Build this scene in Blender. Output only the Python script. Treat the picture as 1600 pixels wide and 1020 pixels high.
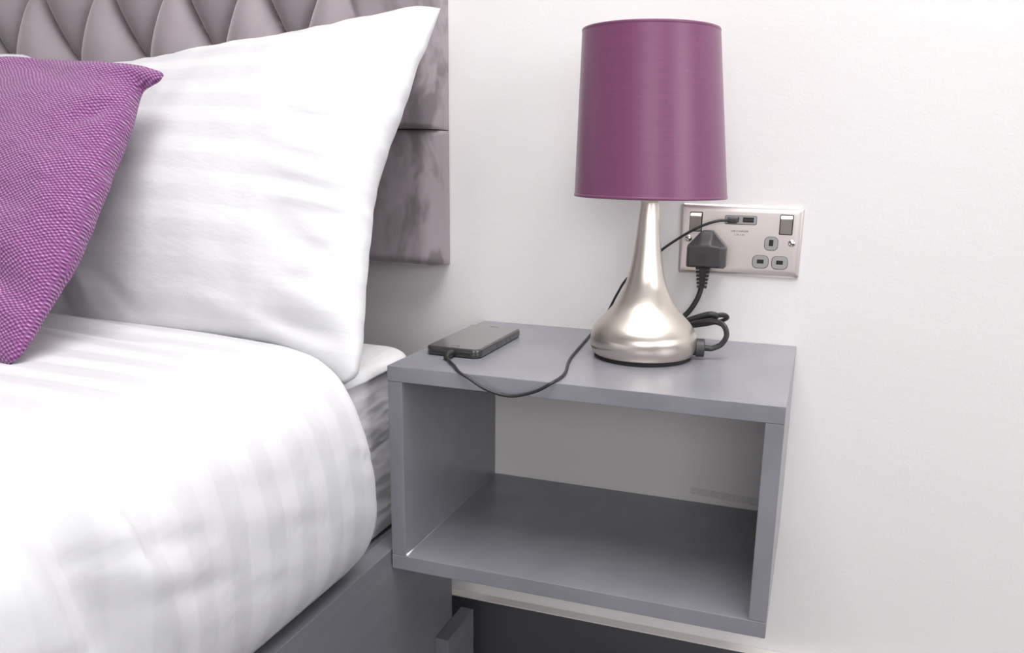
import bpy, bmesh, math, random
from mathutils import Vector, Matrix, noise

for o in list(bpy.data.objects):
    bpy.data.objects.remove(o, do_unlink=True)
S = bpy.context.scene
C = S.collection
OZ = 0.64            # heights below are measured from the socket plate's lower edge; the floor is 0.64 m lower
PI = math.pi
rnd = random.Random(7)

# ------------------------------------------------------------------ camera
CAM = Vector((0.167956, -1.068226, 0.138878 + OZ))
yaw, pitch, roll = -0.333673, -0.240171, 0.014737
fwd = Vector((math.sin(yaw) * math.cos(pitch), math.cos(yaw) * math.cos(pitch), math.sin(pitch)))
rt = Vector((math.cos(yaw), -math.sin(yaw), 0))
up = rt.cross(fwd)
r2 = rt * math.cos(roll) + up * math.sin(roll)
u2 = -rt * math.sin(roll) + up * math.cos(roll)
cd = bpy.data.cameras.new('camera')
cam = bpy.data.objects.new('camera', cd)
C.objects.link(cam)
M = Matrix((r2, u2, -fwd)).transposed().to_4x4()
M.translation = CAM
cam.matrix_world = M
cd.sensor_width = 36.0
cd.sensor_fit = 'HORIZONTAL'
cd.lens = 1295.339 * 36.0 / 1600.0
cd.shift_x = -25.026 / 1600.0
cd.shift_y = 55.394 / 1600.0
cd.clip_start = 0.02
S.camera = cam

# ------------------------------------------------------------------ world, lights, exposure
w = bpy.data.worlds.new('sky')
S.world = w
w.use_nodes = True
w.node_tree.nodes['Background'].inputs[0].default_value = (0.80, 0.88, 1.0, 1)
w.node_tree.nodes['Background'].inputs[1].default_value = 1.2


def area(name, loc, target, sx, sy, power, col, shape='RECTANGLE'):
    d = bpy.data.lights.new(name, 'AREA')
    d.shape = shape
    d.size = sx
    d.size_y = sy
    d.energy = power
    d.color = col
    o = bpy.data.objects.new(name, d)
    C.objects.link(o)
    o.location = loc
    o.rotation_euler = (Vector(target) - Vector(loc)).to_track_quat('-Z', 'Y').to_euler()
    return o


# added soft light: overhead panel for ceiling bounce, fill at two added windows
area('added_overhead_light', (0.20, -0.78, 2.335), (0.20, -0.78, 0), 1.26, 1.26, 38, (0.985, 0.985, 1.0))
area('added_front_fill', (0.75, -3.55, 1.40), (0.2, 0, 0.9), 1.7, 1.3, 34, (1.0, 0.98, 0.975))
area('added_side_fill', (2.80, -1.70, 1.40), (-0.3, -0.6, 0.6), 1.5, 1.3, 42, (0.99, 0.985, 1.0))
S.view_settings.view_transform = 'Standard'
S.view_settings.look = 'None'
S.view_settings.gamma = 1.0
S.view_settings.use_curve_mapping = False
S.view_settings.exposure = -0.34


# ------------------------------------------------------------------ materials
def mat(name, col, rough=0.5, metal=0.0, **kw):
    m = bpy.data.materials.new(name)
    m.use_nodes = True
    b = m.node_tree.nodes['Principled BSDF']
    b.inputs['Base Color'].default_value = (*col, 1)
    b.inputs['Roughness'].default_value = rough
    b.inputs['Metallic'].default_value = metal
    for k, v in kw.items():
        b.inputs[k.replace('_', ' ')].default_value = v
    return m


class NT:
    def __init__(s, m):
        s.t = m.node_tree
        s.b = s.t.nodes['Principled BSDF']

    def n(s, typ, **kw):
        x = s.t.nodes.new(typ)
        for k, v in kw.items():
            if k.startswith('i_'):
                x.inputs[k[2:].replace('_', ' ')].default_value = v
            else:
                setattr(x, k, v)
        return x

    def l(s, a, b):
        s.t.links.new(a, b)

    def math(s, op, a, b=None, c=None):
        x = s.n('ShaderNodeMath', operation=op)
        for i, q in enumerate((a, b, c)):
            if q is None:
                continue
            if hasattr(q, 'is_output'):
                s.l(q, x.inputs[i])
            else:
                x.inputs[i].default_value = q
        return x.outputs[0]

    def coord(s, kind='Object'):
        return s.n('ShaderNodeTexCoord').outputs[kind]

    def mapping(s, vec, scale=(1, 1, 1), rot=(0, 0, 0), loc=(0, 0, 0)):
        x = s.n('ShaderNodeMapping')
        s.l(vec, x.inputs['Vector'])
        x.inputs['Scale'].default_value = scale
        x.inputs['Rotation'].default_value = rot
        x.inputs['Location'].default_value = loc
        return x.outputs[0]

    def noise(s, vec, scale, detail=3, rough=0.5):
        x = s.n('ShaderNodeTexNoise')
        x.inputs['Scale'].default_value = scale
        x.inputs['Detail'].default_value = detail
        x.inputs['Roughness'].default_value = rough
        s.l(vec, x.inputs['Vector'])
        return x.outputs['Fac']

    def ramp(s, fac, stops):
        x = s.n('ShaderNodeValToRGB')
        e = x.color_ramp.elements
        while len(e) < len(stops):
            e.new(0.5)
        for i, (p, c) in enumerate(stops):
            e[i].position = p
            e[i].color = (*c, 1) if len(c) == 3 else c
        s.l(fac, x.inputs[0])
        return x.outputs[0]

    def mix(s, fac, a, b, blend='MIX'):
        x = s.n('ShaderNodeMix', data_type='RGBA', blend_type=blend)
        for q, i in ((fac, 0), (a, 6), (b, 7)):
            if hasattr(q, 'is_output'):
                s.l(q, x.inputs[i])
            elif i == 0:
                x.inputs[0].default_value = q
            else:
                x.inputs[i].default_value = (*q, 1)
        return x.outputs[2]

    def bump(s, h, strength=0.3, dist=0.001):
        x = s.n('ShaderNodeBump')
        x.inputs['Strength'].default_value = strength
        x.inputs['Distance'].default_value = dist
        s.l(h, x.inputs['Height'])
        s.l(x.outputs[0], s.b.inputs['Normal'])

    def base(s, c):
        s.l(c, s.b.inputs['Base Color'])


def wall_material(name, col, smudge=False):
    m = mat(name, col, 0.75)
    t = NT(m)
    co = t.coord('Object')
    n1 = t.noise(co, 260, 4, 0.6)
    n2 = t.noise(t.mapping(co, (6, 6, 14)), 3, 3)
    h = t.math('ADD', n1, t.math('MULTIPLY', n2, 1.6))
    t.bump(h, 0.22, 0.0007)
    c = t.ramp(t.noise(co, 2.2, 4), [(0.3, tuple(x * 0.975 for x in col)), (0.7, col)])
    if smudge:
        sp = t.n('ShaderNodeSeparateXYZ')
        t.l(co, sp.inputs[0])
        x, z = sp.outputs[0], sp.outputs[2]
        # a scuffed filler mark low on the wall, about 9 cm long and 1 cm high
        line = t.math('ADD', z, t.math('MULTIPLY', x, 0.045))
        d = t.math('ABSOLUTE', t.math('SUBTRACT', line, -0.2935 + OZ))
        inz = t.math('LESS_THAN', d, 0.0052)
        inx = t.math('MULTIPLY', t.math('GREATER_THAN', x, 0.034), t.math('LESS_THAN', x, 0.150))
        speck = t.math('MULTIPLY', t.math('POWER', t.noise(co, 230, 3, 0.8), 2.0), 1.25)
        f = t.math('MULTIPLY', t.math('MULTIPLY', inz, inx), speck)
        c = t.mix(f, c, tuple(q * 0.52 for q in col))
    t.base(c)
    return m


def paint_material(name, col, rough=0.42, grain=(1, 1, 1), amount=0.25):
    m = mat(name, col, rough)
    t = NT(m)
    co = t.coord('Object')
    g = t.noise(t.mapping(co, grain), 60, 5, 0.6)
    f = t.noise(co, 700, 2)
    t.bump(t.math('ADD', g, t.math('MULTIPLY', f, 0.35)), amount, 0.0009)
    c = t.ramp(t.noise(t.mapping(co, grain), 18, 4), [(0.3, tuple(x * 0.9 for x in col)), (0.7, tuple(x * 1.06 for x in col))])
    sp = t.noise(co, 330, 1)
    c = t.mix(t.math('MULTIPLY', t.math('GREATER_THAN', sp, 0.80), 0.5), c, (0.5, 0.5, 0.52))
    t.base(c)
    t.b.inputs['Specular IOR Level'].default_value = 0.9
    return m


def cotton_material(name, axis, period=0.040, a=(0.62, 0.62, 0.632), b=(0.588, 0.588, 0.602), soft=0.16):
    """white sateen-striped cotton; stripes follow the cloth's own UV"""
    m = mat(name, a, 0.55, Sheen_Weight=0.15)
    t = NT(m)
    uv = t.coord('UV')
    sp = t.n('ShaderNodeSeparateXYZ')
    t.l(uv, sp.inputs[0])
    v = sp.outputs[axis]
    s = t.math('SINE', t.math('MULTIPLY', v, 2 * PI / period))
    k = t.n('ShaderNodeMapRange')
    t.l(s, k.inputs[0])
    k.inputs[1].default_value = -soft
    k.inputs[2].default_value = soft
    f = k.outputs[0]
    t.base(t.mix(f, a, b))
    t.l(t.math('MULTIPLY_ADD', f, -0.22, 0.62), t.b.inputs['Roughness'])
    wv = t.math('MULTIPLY', t.math('SINE', t.math('MULTIPLY', sp.outputs[0], 2 * PI / 0.0009)),
                t.math('SINE', t.math('MULTIPLY', sp.outputs[1], 2 * PI / 0.0009)))
    cr = t.noise(t.mapping(uv, (14, 26, 1), (0, 0, 0.5)), 1.0, 5, 0.55)
    t.bump(t.math('ADD', t.math('MULTIPLY', wv, 0.04), t.math('MULTIPLY', cr, 2.0)), 0.45, 0.0022)
    return m


def velvet_material(name, col):
    m = mat(name, col, 0.62, Sheen_Weight=0.75, Sheen_Roughness=0.38, Specular_IOR_Level=0.35)
    m.node_tree.nodes['Principled BSDF'].inputs['Sheen Tint'].default_value = (0.80, 0.74, 0.78, 1)
    t = NT(m)
    co = t.coord('Object')
    # brushed nap: patches where the pile lies the other way
    wob = t.n('ShaderNodeTexNoise')
    wob.inputs['Scale'].default_value = 5
    t.l(co, wob.inputs['Vector'])
    vm = t.n('ShaderNodeVectorMath', operation='MULTIPLY_ADD')
    t.l(wob.outputs['Color'], vm.inputs[0])
    vm.inputs[1].default_value = (0.12, 0.12, 0.12)
    t.l(co, vm.inputs[2])
    n = t.noise(t.mapping(vm.outputs[0], (1.5, 1, 0.65)), 16, 3, 0.6)
    sp = t.n('ShaderNodeSeparateXYZ')
    t.l(co, sp.inputs[0])
    k = t.n('ShaderNodeMapRange')          # handling marks gather along the outer edge
    t.l(sp.outputs[0], k.inputs[0])
    k.inputs[1].default_value = -0.11
    k.inputs[2].default_value = -0.03
    nn = t.math('MULTIPLY', t.ramp(n, [(0.44, (0, 0, 0)), (0.58, (1, 1, 1))]), t.math('MULTIPLY_ADD', k.outputs[0], 0.85, 0.15))
    c = t.mix(nn, col, tuple(q * 0.60 for q in col))
    t.base(c)
    t.l(t.math('MULTIPLY_ADD', nn, -0.35, 0.75), t.b.inputs['Sheen Weight'])
    t.bump(t.noise(co, 900, 2), 0.25, 0.0006)
    return m


def weave_material(name):
    m = mat(name, (0.25, 0.08, 0.25), 0.85, Sheen_Weight=0.2)
    t = NT(m)
    uv = t.coord('UV')
    jit = t.n('ShaderNodeTexNoise')
    jit.inputs['Scale'].default_value = 60
    t.l(uv, jit.inputs['Vector'])
    vm = t.n('ShaderNodeVectorMath', operation='MULTIPLY_ADD')
    t.l(jit.outputs['Color'], vm.inputs[0])
    vm.inputs[1].default_value = (0.0045, 0.0045, 0)
    t.l(t.mapping(uv, (1, 1, 1), (0, 0, 0.0)), vm.inputs[2])
    sp = t.n('ShaderNodeSeparateXYZ')
    t.l(vm.outputs[0], sp.inputs[0])
    p = 0.0046
    su = t.math('SINE', t.math('MULTIPLY', sp.outputs[0], 2 * PI / p))
    sv = t.math('SINE', t.math('MULTIPLY', sp.outputs[1], 2 * PI / (p * 0.86)))
    pr = t.math('MULTIPLY', su, sv)
    n = t.noise(t.mapping(uv, (1, 1, 1)), 420, 3, 0.7)
    n2 = t.noise(t.mapping(uv, (40, 300, 1)), 1.0, 3, 0.6)
    f = t.math('ADD', t.math('MULTIPLY_ADD', pr, 0.34, 0.42), t.math('MULTIPLY_ADD', n, 0.5, t.math('MULTIPLY_ADD', n2, 0.3, -0.38)))
    c = t.ramp(f, [(0.06, (0.060, 0.012, 0.060)), (0.36, (0.165, 0.043, 0.160)), (0.62, (0.29, 0.094, 0.280)), (0.92, (0.66, 0.40, 0.63))])
    t.base(c)
    t.bump(t.math('ADD', pr, n), 0.7, 0.0012)
    return m


def shade_material(name):
    m = mat(name, (0.165, 0.034, 0.135), 0.38, Sheen_Weight=0.12, Specular_IOR_Level=0.5)
    t = NT(m)
    uv = t.coord('UV')
    n = t.noise(t.mapping(uv, (24, 420, 1)), 1.0, 3, 0.7)
    n2 = t.noise(t.mapping(uv, (900, 60, 1)), 1.0, 2, 0.7)
    f = t.math('ADD', t.math('MULTIPLY', n, 0.65), t.math('MULTIPLY', n2, 0.35))
    t.base(t.ramp(f, [(0.3, (0.150, 0.040, 0.105)), (0.7, (0.185, 0.052, 0.130))]))
    t.bump(f, 0.10, 0.0004)
    return m


def brushed(name, col, rough, aniso, mapping_scale, strength=0.12, kind='Object', rot=0.0):
    m = mat(name, col, rough, 1.0, Anisotropic=aniso, Anisotropic_Rotation=rot)
    t = NT(m)
    n = t.noise(t.mapping(t.coord(kind), mapping_scale), 1.0, 3, 0.7)
    t.l(t.math('MULTIPLY_ADD', n, 0.16, rough - 0.08), t.b.inputs['Roughness'])
    t.bump(n, strength, 0.0002)
    return m


GREY = (0.222, 0.222, 0.246)
MT = {
    'wall': wall_material('painted_plaster', (0.748, 0.730, 0.726), True),
    'wall2': wall_material('pale_taupe_painted_plaster', (0.52, 0.495, 0.485)),
    'ceiling': mat('ceiling_paint', (0.86, 0.855, 0.85), 0.8),
    'grey': paint_material('grey_satin_paint', GREY, 0.30, (1, 1, 1), 0.03),
    'rail': paint_material('grey_rail_paint', (0.150, 0.153, 0.172), 0.40, (2.2, 0.12, 2.2), 0.35),
    'skirt': paint_material('charcoal_skirting_paint', (0.060, 0.060, 0.068), 0.40, (0.15, 1, 1)),
    'skirt_top': mat('white_paint_edge', (0.72, 0.69, 0.66), 0.6),
    'caulk': mat('white_caulk', (0.75, 0.75, 0.76), 0.6),
    'pillow': cotton_material('striped_pillow_cotton', 1),
    'duvet': cotton_material('striped_duvet_cotton', 1, 0.044),
    'sheet': mat('white_sheet_cotton', (0.72, 0.72, 0.73), 0.7),
    'mattress': mat('grey_mattress_fabric', (0.43, 0.42, 0.43), 0.5, Sheen_Weight=0.4),
    'velvet': velvet_material('grey_velvet', (0.300, 0.262, 0.280)),
    'weave': weave_material('purple_weave'),
    'shade': shade_material('plum_satin'),
    'lining': mat('white_shade_lining', (0.80, 0.78, 0.78), 0.6),
    'nickel': brushed('brushed_nickel', (0.70, 0.65, 0.59), 0.31, 0.7, (3, 3, 900), 0.02),
    'steel': brushed('brushed_steel', (0.80, 0.74, 0.72), 0.36, 0.5, (900, 8, 8), 0.03),
    'chrome': mat('polished_steel', (0.78, 0.75, 0.73), 0.16, 1.0),
    'rocker': mat('satin_rocker', (0.50, 0.46, 0.43), 0.30, 0.9),
    'brass': mat('brass', (0.75, 0.60, 0.38), 0.3, 1.0),
    'felt': mat('black_felt', (0.015, 0.014, 0.014), 0.9),
    'rubber': mat('black_rubber', (0.020, 0.019, 0.020), 0.42),
    'plug': mat('charcoal_plug_plastic', (0.042, 0.040, 0.043), 0.45),
    'dark': mat('dark_slot', (0.008, 0.008, 0.008), 0.5),
    'insert': mat('grey_insert_plastic', (0.31, 0.305, 0.30), 0.32),
    'ink': mat('dark_print', (0.05, 0.045, 0.045), 0.6),
    'case': mat('dark_clear_case', (0.030, 0.028, 0.028), 0.24, Coat_Weight=0.6, Coat_Roughness=0.12),
    'screen': mat('phone_glass', (0.012, 0.011, 0.011), 0.05, Specular_IOR_Level=0.75, Coat_Weight=1.0, Coat_Roughness=0.04),
    'frame': mat('white_window_frame', (0.8, 0.8, 0.8), 0.4),
    'floor': mat('charcoal_wood_floor', (0.13, 0.12, 0.12), 0.5),
    'bulb': mat('frosted_bulb', (0.85, 0.83, 0.80), 0.35),
}
# floorboards colour variation
t_ = NT(MT['floor'])
t_.base(t_.ramp(t_.noise(t_.mapping(t_.coord('Object'), (1, 14, 1)), 5, 4), [(0.3, (0.10, 0.095, 0.095)), (0.7, (0.16, 0.15, 0.15))]))
# wrinkled fabric on the mattress border
t_ = NT(MT['mattress'])
co_ = t_.coord('Object')
t_.bump(t_.noise(t_.mapping(co_, (4, 6, 20)), 1.6, 2, 0.5), 0.8, 0.012)
t_.base(t_.ramp(t_.noise(t_.mapping(co_, (4, 4, 9)), 2, 2), [(0.3, (0.66, 0.65, 0.68)), (0.7, (0.82, 0.81, 0.83))]))
t_ = NT(MT['sheet'])
t_.bump(t_.noise(t_.mapping(t_.coord('Object'), (30, 12, 6)), 1.5, 5, 0.6), 0.6, 0.006)
# glowing face of the added ceiling panel
e_ = mat('added_panel_glow', (0.9, 0.9, 0.9), 0.5)
e_.node_tree.nodes['Principled BSDF'].inputs['Emission Color'].default_value = (1, 0.96, 0.92, 1)
e_.node_tree.nodes['Principled BSDF'].inputs['Emission Strength'].default_value = 4.0
MT['glow_face'] = e_
g_ = bpy.data.materials.new('window_glass')
g_.use_nodes = True
nt = g_.node_tree
nt.nodes.clear()
out = nt.nodes.new('ShaderNodeOutputMaterial')
mx = nt.nodes.new('ShaderNodeMixShader')
tr = nt.nodes.new('ShaderNodeBsdfTransparent')
gl = nt.nodes.new('ShaderNodeBsdfGlossy')
gl.inputs['Roughness'].default_value = 0.02
mx.inputs[0].default_value = 0.08
nt.links.new(tr.outputs[0], mx.inputs[1])
nt.links.new(gl.outputs[0], mx.inputs[2])
nt.links.new(mx.outputs[0], out.inputs[0])
MT['glass'] = g_


# ------------------------------------------------------------------ helpers
# all vertices are given in room coordinates (x along the wall, y<0 into the room, z from the socket's lower edge)
def tag(o, label=None, cat=None, group=None, kind=None):
    if label:
        o['label'] = label
    if cat:
        o['category'] = cat
    if group:
        o['group'] = group
    if kind:
        o['kind'] = kind
    return o


def thing(name, origin, label, cat, group=None):
    o = bpy.data.objects.new(name, None)
    o.empty_display_size = 0.05
    C.objects.link(o)
    o.location = (origin[0], origin[1], origin[2] + OZ)
    o['org'] = list(origin)
    return tag(o, label, cat, group)


def obj(name, data, material, parent=None, smooth=False, uvs=None, origin=None, autosmooth=None):
    """data: bmesh or (verts, faces)"""
    if isinstance(data, tuple):
        me = bpy.data.meshes.new(name)
        me.from_pydata([tuple(v) for v in data[0]], [], data[1])
        if uvs is not None:
            lay = me.uv_layers.new(name='UVMap')
            for lp in me.loops:
                lay.data[lp.index].uv = uvs[lp.vertex_index]
        bm = bmesh.new()
        bm.from_mesh(me)
    else:
        bm = data
        me = bpy.data.meshes.new(name)
    bmesh.ops.recalc_face_normals(bm, faces=bm.faces[:])
    if parent is not None:
        org = Vector(parent['org'])
        wz = 0
    elif origin is not None:
        org = Vector(origin)
        wz = 1
    else:
        org = Vector((0, 0, -OZ))
        wz = 0
    bmesh.ops.translate(bm, verts=bm.verts[:], vec=-org)
    for f in bm.faces:
        f.smooth = smooth
    if smooth and autosmooth:
        lim = math.radians(autosmooth)
        for e in bm.edges:
            if len(e.link_faces) == 2 and e.calc_face_angle(0) > lim:
                e.smooth = False
    bm.to_mesh(me)
    bm.free()
    me.materials.append(MT[material] if isinstance(material, str) else material)
    o = bpy.data.objects.new(name, me)
    C.objects.link(o)
    if autosmooth and len(me.polygons) < 400:
        wn = o.modifiers.new('weighted_normals', 'WEIGHTED_NORMAL')
        wn.keep_sharp = True
    if parent is not None:
        o.parent = parent
        o['org'] = list(parent['org'])
    elif wz:
        o.location = (org.x, org.y, org.z + OZ)
        o['org'] = list(origin)
    return o


def box_into(bm, x0, x1, y0, y1, z0, z1, bev=0.0, seg=2):
    r = bmesh.ops.create_cube(bm, size=1.0)
    vs = r['verts']
    for v in vs:
        v.co = Vector(((x0 + x1) / 2 + v.co.x * (x1 - x0), (y0 + y1) / 2 + v.co.y * (y1 - y0), (z0 + z1) / 2 + v.co.z * (z1 - z0)))
    if bev > 0:
        es = list({e for v in vs for e in v.link_edges})
        bmesh.ops.bevel(bm, geom=es, offset=bev, segments=seg, profile=0.5, affect='EDGES')
    return bm


def bx(x0, x1, y0, y1, z0, z1, bev=0.0, seg=2):
    return box_into(bmesh.new(), x0, x1, y0, y1, z0, z1, bev, seg)


def lathe(profile, cx, cy, z0, n=72, close=False, top_shift=None):
    vs, fs, uv = [], [], []
    L = 0
    for i, (r, z) in enumerate(profile):
        if i:
            L += math.hypot(r - profile[i - 1][0], z - profile[i - 1][1])
        dx = 0 if top_shift is None else top_shift(z)
        for k in range(n):
            a = 2 * PI * k / n
            vs.append((cx + dx + r * math.cos(a), cy + r * math.sin(a), z0 + z))
            uv.append((k / n * 0.5, L))
    m = len(profile)
    for i in range(m - 1 if not close else m):
        j = (i + 1) % m
        for k in range(n):
            k2 = (k + 1) % n
            fs.append((i * n + k, i * n + k2, j * n + k2, j * n + k))
    return vs, fs, uv


def cap(vs, fs, ring0, n):
    fs.append(tuple(range(ring0, ring0 + n)))


def spline(pts, sub=10):
    P = [Vector(p) for p in pts]
    P = [P[0] * 2 - P[1]] + P + [P[-1] * 2 - P[-2]]
    out = []
    for i in range(1, len(P) - 2):
        p0, p1, p2, p3 = P[i - 1:i + 3]
        for k in range(sub):
            t = k / sub
            out.append(0.5 * ((2 * p1) + (p2 - p0) * t + (2 * p0 - 5 * p1 + 4 * p2 - p3) * t * t + (3 * p1 - p0 - 3 * p2 + p3) * t ** 3))
    out.append(P[-2])
    return out


def tube(pts, r, n=10, sub=10, flat=1.0, radii=None):
    path = spline(pts, sub) if sub else [Vector(p) for p in pts]
    vs, fs = [], []
    T = (path[1] - path[0]).normalized()
    N = T.orthogonal().normalized()
    for i, p in enumerate(path):
        a = path[max(i - 1, 0)]
        b = path[min(i + 1, len(path) - 1)]
        T = (b - a).normalized()
        N = (N - T * N.dot(T)).normalized()
        B = T.cross(N)
        rr = r if radii is None else radii[i]
        for k in range(n):
            an = 2 * PI * k / n
            vs.append(p + N * math.cos(an) * rr + B * math.sin(an) * rr * flat)
    for i in range(len(path) - 1):
        for k in range(n):
            k2 = (k + 1) % n
            fs.append((i * n + k, i * n + k2, (i + 1) * n + k2, (i + 1) * n + k))
    fs.append(tuple(range(n - 1, -1, -1)))
    m = (len(path) - 1) * n
    fs.append(tuple(range(m, m + n)))
    return vs, fs


def rounded_rect(x0, x1, z0, z1, r, n=5):
    pts = []
    for cx, cz, a0 in ((x1 - r, z1 - r, 0), (x0 + r, z1 - r, 90), (x0 + r, z0 + r, 180), (x1 - r, z0 + r, 270)):
        for k in range(n + 1):
            a = math.radians(a0 + 90 * k / n)
            pts.append((cx + r * math.cos(a), cz + r * math.sin(a)))
    return pts


def plate(pts, y0, y1, bev=0.0):
    """prism of an (x,z) outline from y0 (back) to y1 (front, smaller y), front edge chamfered"""
    n = len(pts)
    cx = sum(p[0] for p in pts) / n
    cz = sum(p[1] for p in pts) / n
    hx = max(abs(p[0] - cx) for p in pts)
    hz = max(abs(p[1] - cz) for p in pts)
    rings = [(y0, 0)]
    if bev:
        rings += [(y1 + bev, 0), (y1 + bev * 0.3, bev * 0.3), (y1, bev)]
    else:
        rings += [(y1, 0)]
    vs, fs = [], []
    for y, ins in rings:
        for x, z in pts:
            vs.append((cx + (x - cx) * (1 - ins / hx), y, cz + (z - cz) * (1 - ins / hz)))
    for i in range(len(rings) - 1):
        for k in range(n):
            k2 = (k + 1) % n
            fs.append((i * n + k, i * n + k2, (i + 1) * n + k2, (i + 1) * n + k))
    fs.append(tuple(range(n)))
    fs.append(tuple(range((len(rings) - 1) * n, len(rings) * n)))
    return vs, fs


def sm(x, a, b):
    t = min(1.0, max(0.0, (x - a) / (b - a)))
    return t * t * (3 - 2 * t)


def ridge(u, v, seg):
    u0, v0, u1, v1, amp, wd = seg
    dx, dy = u1 - u0, v1 - v0
    L2 = dx * dx + dy * dy
    t = ((u - u0) * dx + (v - v0) * dy) / L2
    tc = min(1.0, max(0.0, t))
    d = math.hypot(u - u0 - tc * dx, v - v0 - tc * dy)
    return amp * math.exp(-(d / wd) ** 2) * math.sin(PI * min(1, max(0, (tc * 0.86 + 0.07)))) ** 0.7


# ------------------------------------------------------------------ room
XL, XR, YF, ZF, ZC = -2.75, 2.90, -3.65, -0.64, 1.74
SKY = -0.64
tag(obj('floor', bx(XL - .1, XR + .1, YF - .1, 0.1, ZF - 0.1, ZF), 'floor'), kind='structure')
tag(obj('ceiling', bx(XL - .1, XR + .1, YF - .1, 0.1, ZC, ZC + 0.1), 'ceiling'), kind='structure')
tag(obj('wall_back', bx(XL - .1, XR + .1, 0, 0.1, ZF, ZC), 'wall'), kind='structure')
tag(obj('wall_left', bx(XL - .1, XL, YF, 0, ZF, ZC), 'wall2'), kind='structure')


def wall_with_hole(name, axis, pos, th, a0, a1, h0, h1):
    bm = bmesh.new()
    lo, hi = (XL, XR) if axis == 'x' else (YF, 0)

    def add(p0, p1, z0, z1):
        if axis == 'x':
            box_into(bm, p0, p1, pos - th, pos, z0, z1)
        else:
            box_into(bm, pos, pos + th, p0, p1, z0, z1)
    add(lo, a0, ZF, ZC)
    add(a1, hi, ZF, ZC)
    add(a0, a1, ZF, h0)
    add(a0, a1, h1, ZC)
    tag(obj(name, bm, 'wall2'), kind='structure')


wall_with_hole('wall_front', 'x', YF, 0.1, -0.15, 1.65, 0.10, 1.45)
wall_with_hole('wall_right', 'y', XR, 0.1, -2.5, -0.9, 0.10, 1.45)


def window(name, axis, pos, a0, a1, h0, h1):
    def b(p0, p1, d0, d1, z0, z1):
        return bx(p0, p1, pos + d0, pos + d1, z0, z1) if axis == 'x' else bx(pos + d0, pos + d1, p0, p1, z0, z1)
    bm = bmesh.new()
    w_ = 0.05
    mid = (a0 + a1) / 2
    for q in ((a0, a1, h0, h0 + w_), (a0, a1, h1 - w_, h1), (a0, a0 + w_, h0 + w_, h1 - w_), (a1 - w_, a1, h0 + w_, h1 - w_),
              (mid - w_ / 2, mid + w_ / 2, h0 + w_, h1 - w_)):
        if axis == 'x':
            box_into(bm, q[0], q[1], pos - .025, pos + .025, q[2], q[3])
        else:
            box_into(bm, pos - .025, pos + .025, q[0], q[1], q[2], q[3])
    f = tag(obj(name, bm, 'frame'), kind='structure')
    f['org'] = [0, 0, -OZ]
    for p0, p1 in ((a0 + w_, mid - w_ / 2), (mid + w_ / 2, a1 - w_)):
        obj('pane', b(p0, p1, -.003, .003, h0 + w_, h1 - w_), 'glass', f)


window('fill_window_1', 'x', YF - 0.05, -0.15, 1.65, 0.10, 1.45)  # unseen, added as the opening for the front fill light
window('fill_window_2', 'y', XR + 0.05, -2.5, -0.9, 0.10, 1.45)  # unseen, added so that fill light can come from the right
# charcoal skirting board with a strip of wall paint on its top edge
sk = tag(obj('baseboard_back', bx(XL, XR, -0.018, -0.0005, ZF, -0.5135), 'skirt'), kind='structure')
sk['org'] = [0, 0, -OZ]
obj('painted_top_edge', bx(XL, XR, -0.0172, -0.0005, -0.5135, -0.5115, 0.0006, 1), 'skirt_top', sk)

cl = thing('added_ceiling_panel', (0.20, -0.78, ZC), 'added unseen glowing ceiling panel for soft overhead light', 'ceiling light')  # added out of view, stands in for light bounced off the ceiling
obj('frame', bx(-0.46, 0.86, -1.44, -0.12, ZC - 0.028, ZC - 0.0005, 0.004), 'frame', cl)
obj('glow_face', bx(-0.44, 0.84, -1.42, -0.14, ZC - 0.034, ZC - 0.028), 'glow_face', cl)

# ------------------------------------------------------------------ bedside box shelf
X0, ZT, W, H, D, T = -0.26855, -0.08394, 0.4217, 0.24424, 0.28309, 0.01784
ns = thing('bedside_shelf', (X0 + W / 2, -D / 2, ZT - H), 'grey painted open box bedside shelf fixed to the wall beside the bed', 'bedside shelf')
e = 0.0006
bv = 0.0009
obj('top_panel', bx(X0, X0 + W, -D, -e, ZT - T, ZT, bv), 'grey', ns, True, autosmooth=40)
obj('bottom_panel', bx(X0, X0 + W, -D, -e, ZT - H, ZT - H + T, bv), 'grey', ns, True, autosmooth=40)
obj('side_panel', bx(X0, X0 + T, -D + .0003, -e, ZT - H + T, ZT - T, bv), 'grey', ns, True, autosmooth=40)
obj('side_panel', bx(X0 + W - T, X0 + W, -D + .0003, -e, ZT - H + T, ZT - T, bv), 'grey', ns, True, autosmooth=40)
pts = []
for i in range(15):
    y = -D + 0.002 + i * (D - 0.008) / 14
    pts.append((X0 + T + 0.0004, y, ZT - H + T + 0.0004))
radii = [0.0016 if i == 0 else max(0.00015, 0.0009 * rnd.random() ** 2 * (1 - i / 12)) for i in range(15)]
cb = obj('sealant_bead', tube(pts, 0.001, 6, 0, radii=radii), 'caulk', ns, True)
cb['label'] = 'thin white sealant bead in the lower corner'

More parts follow.
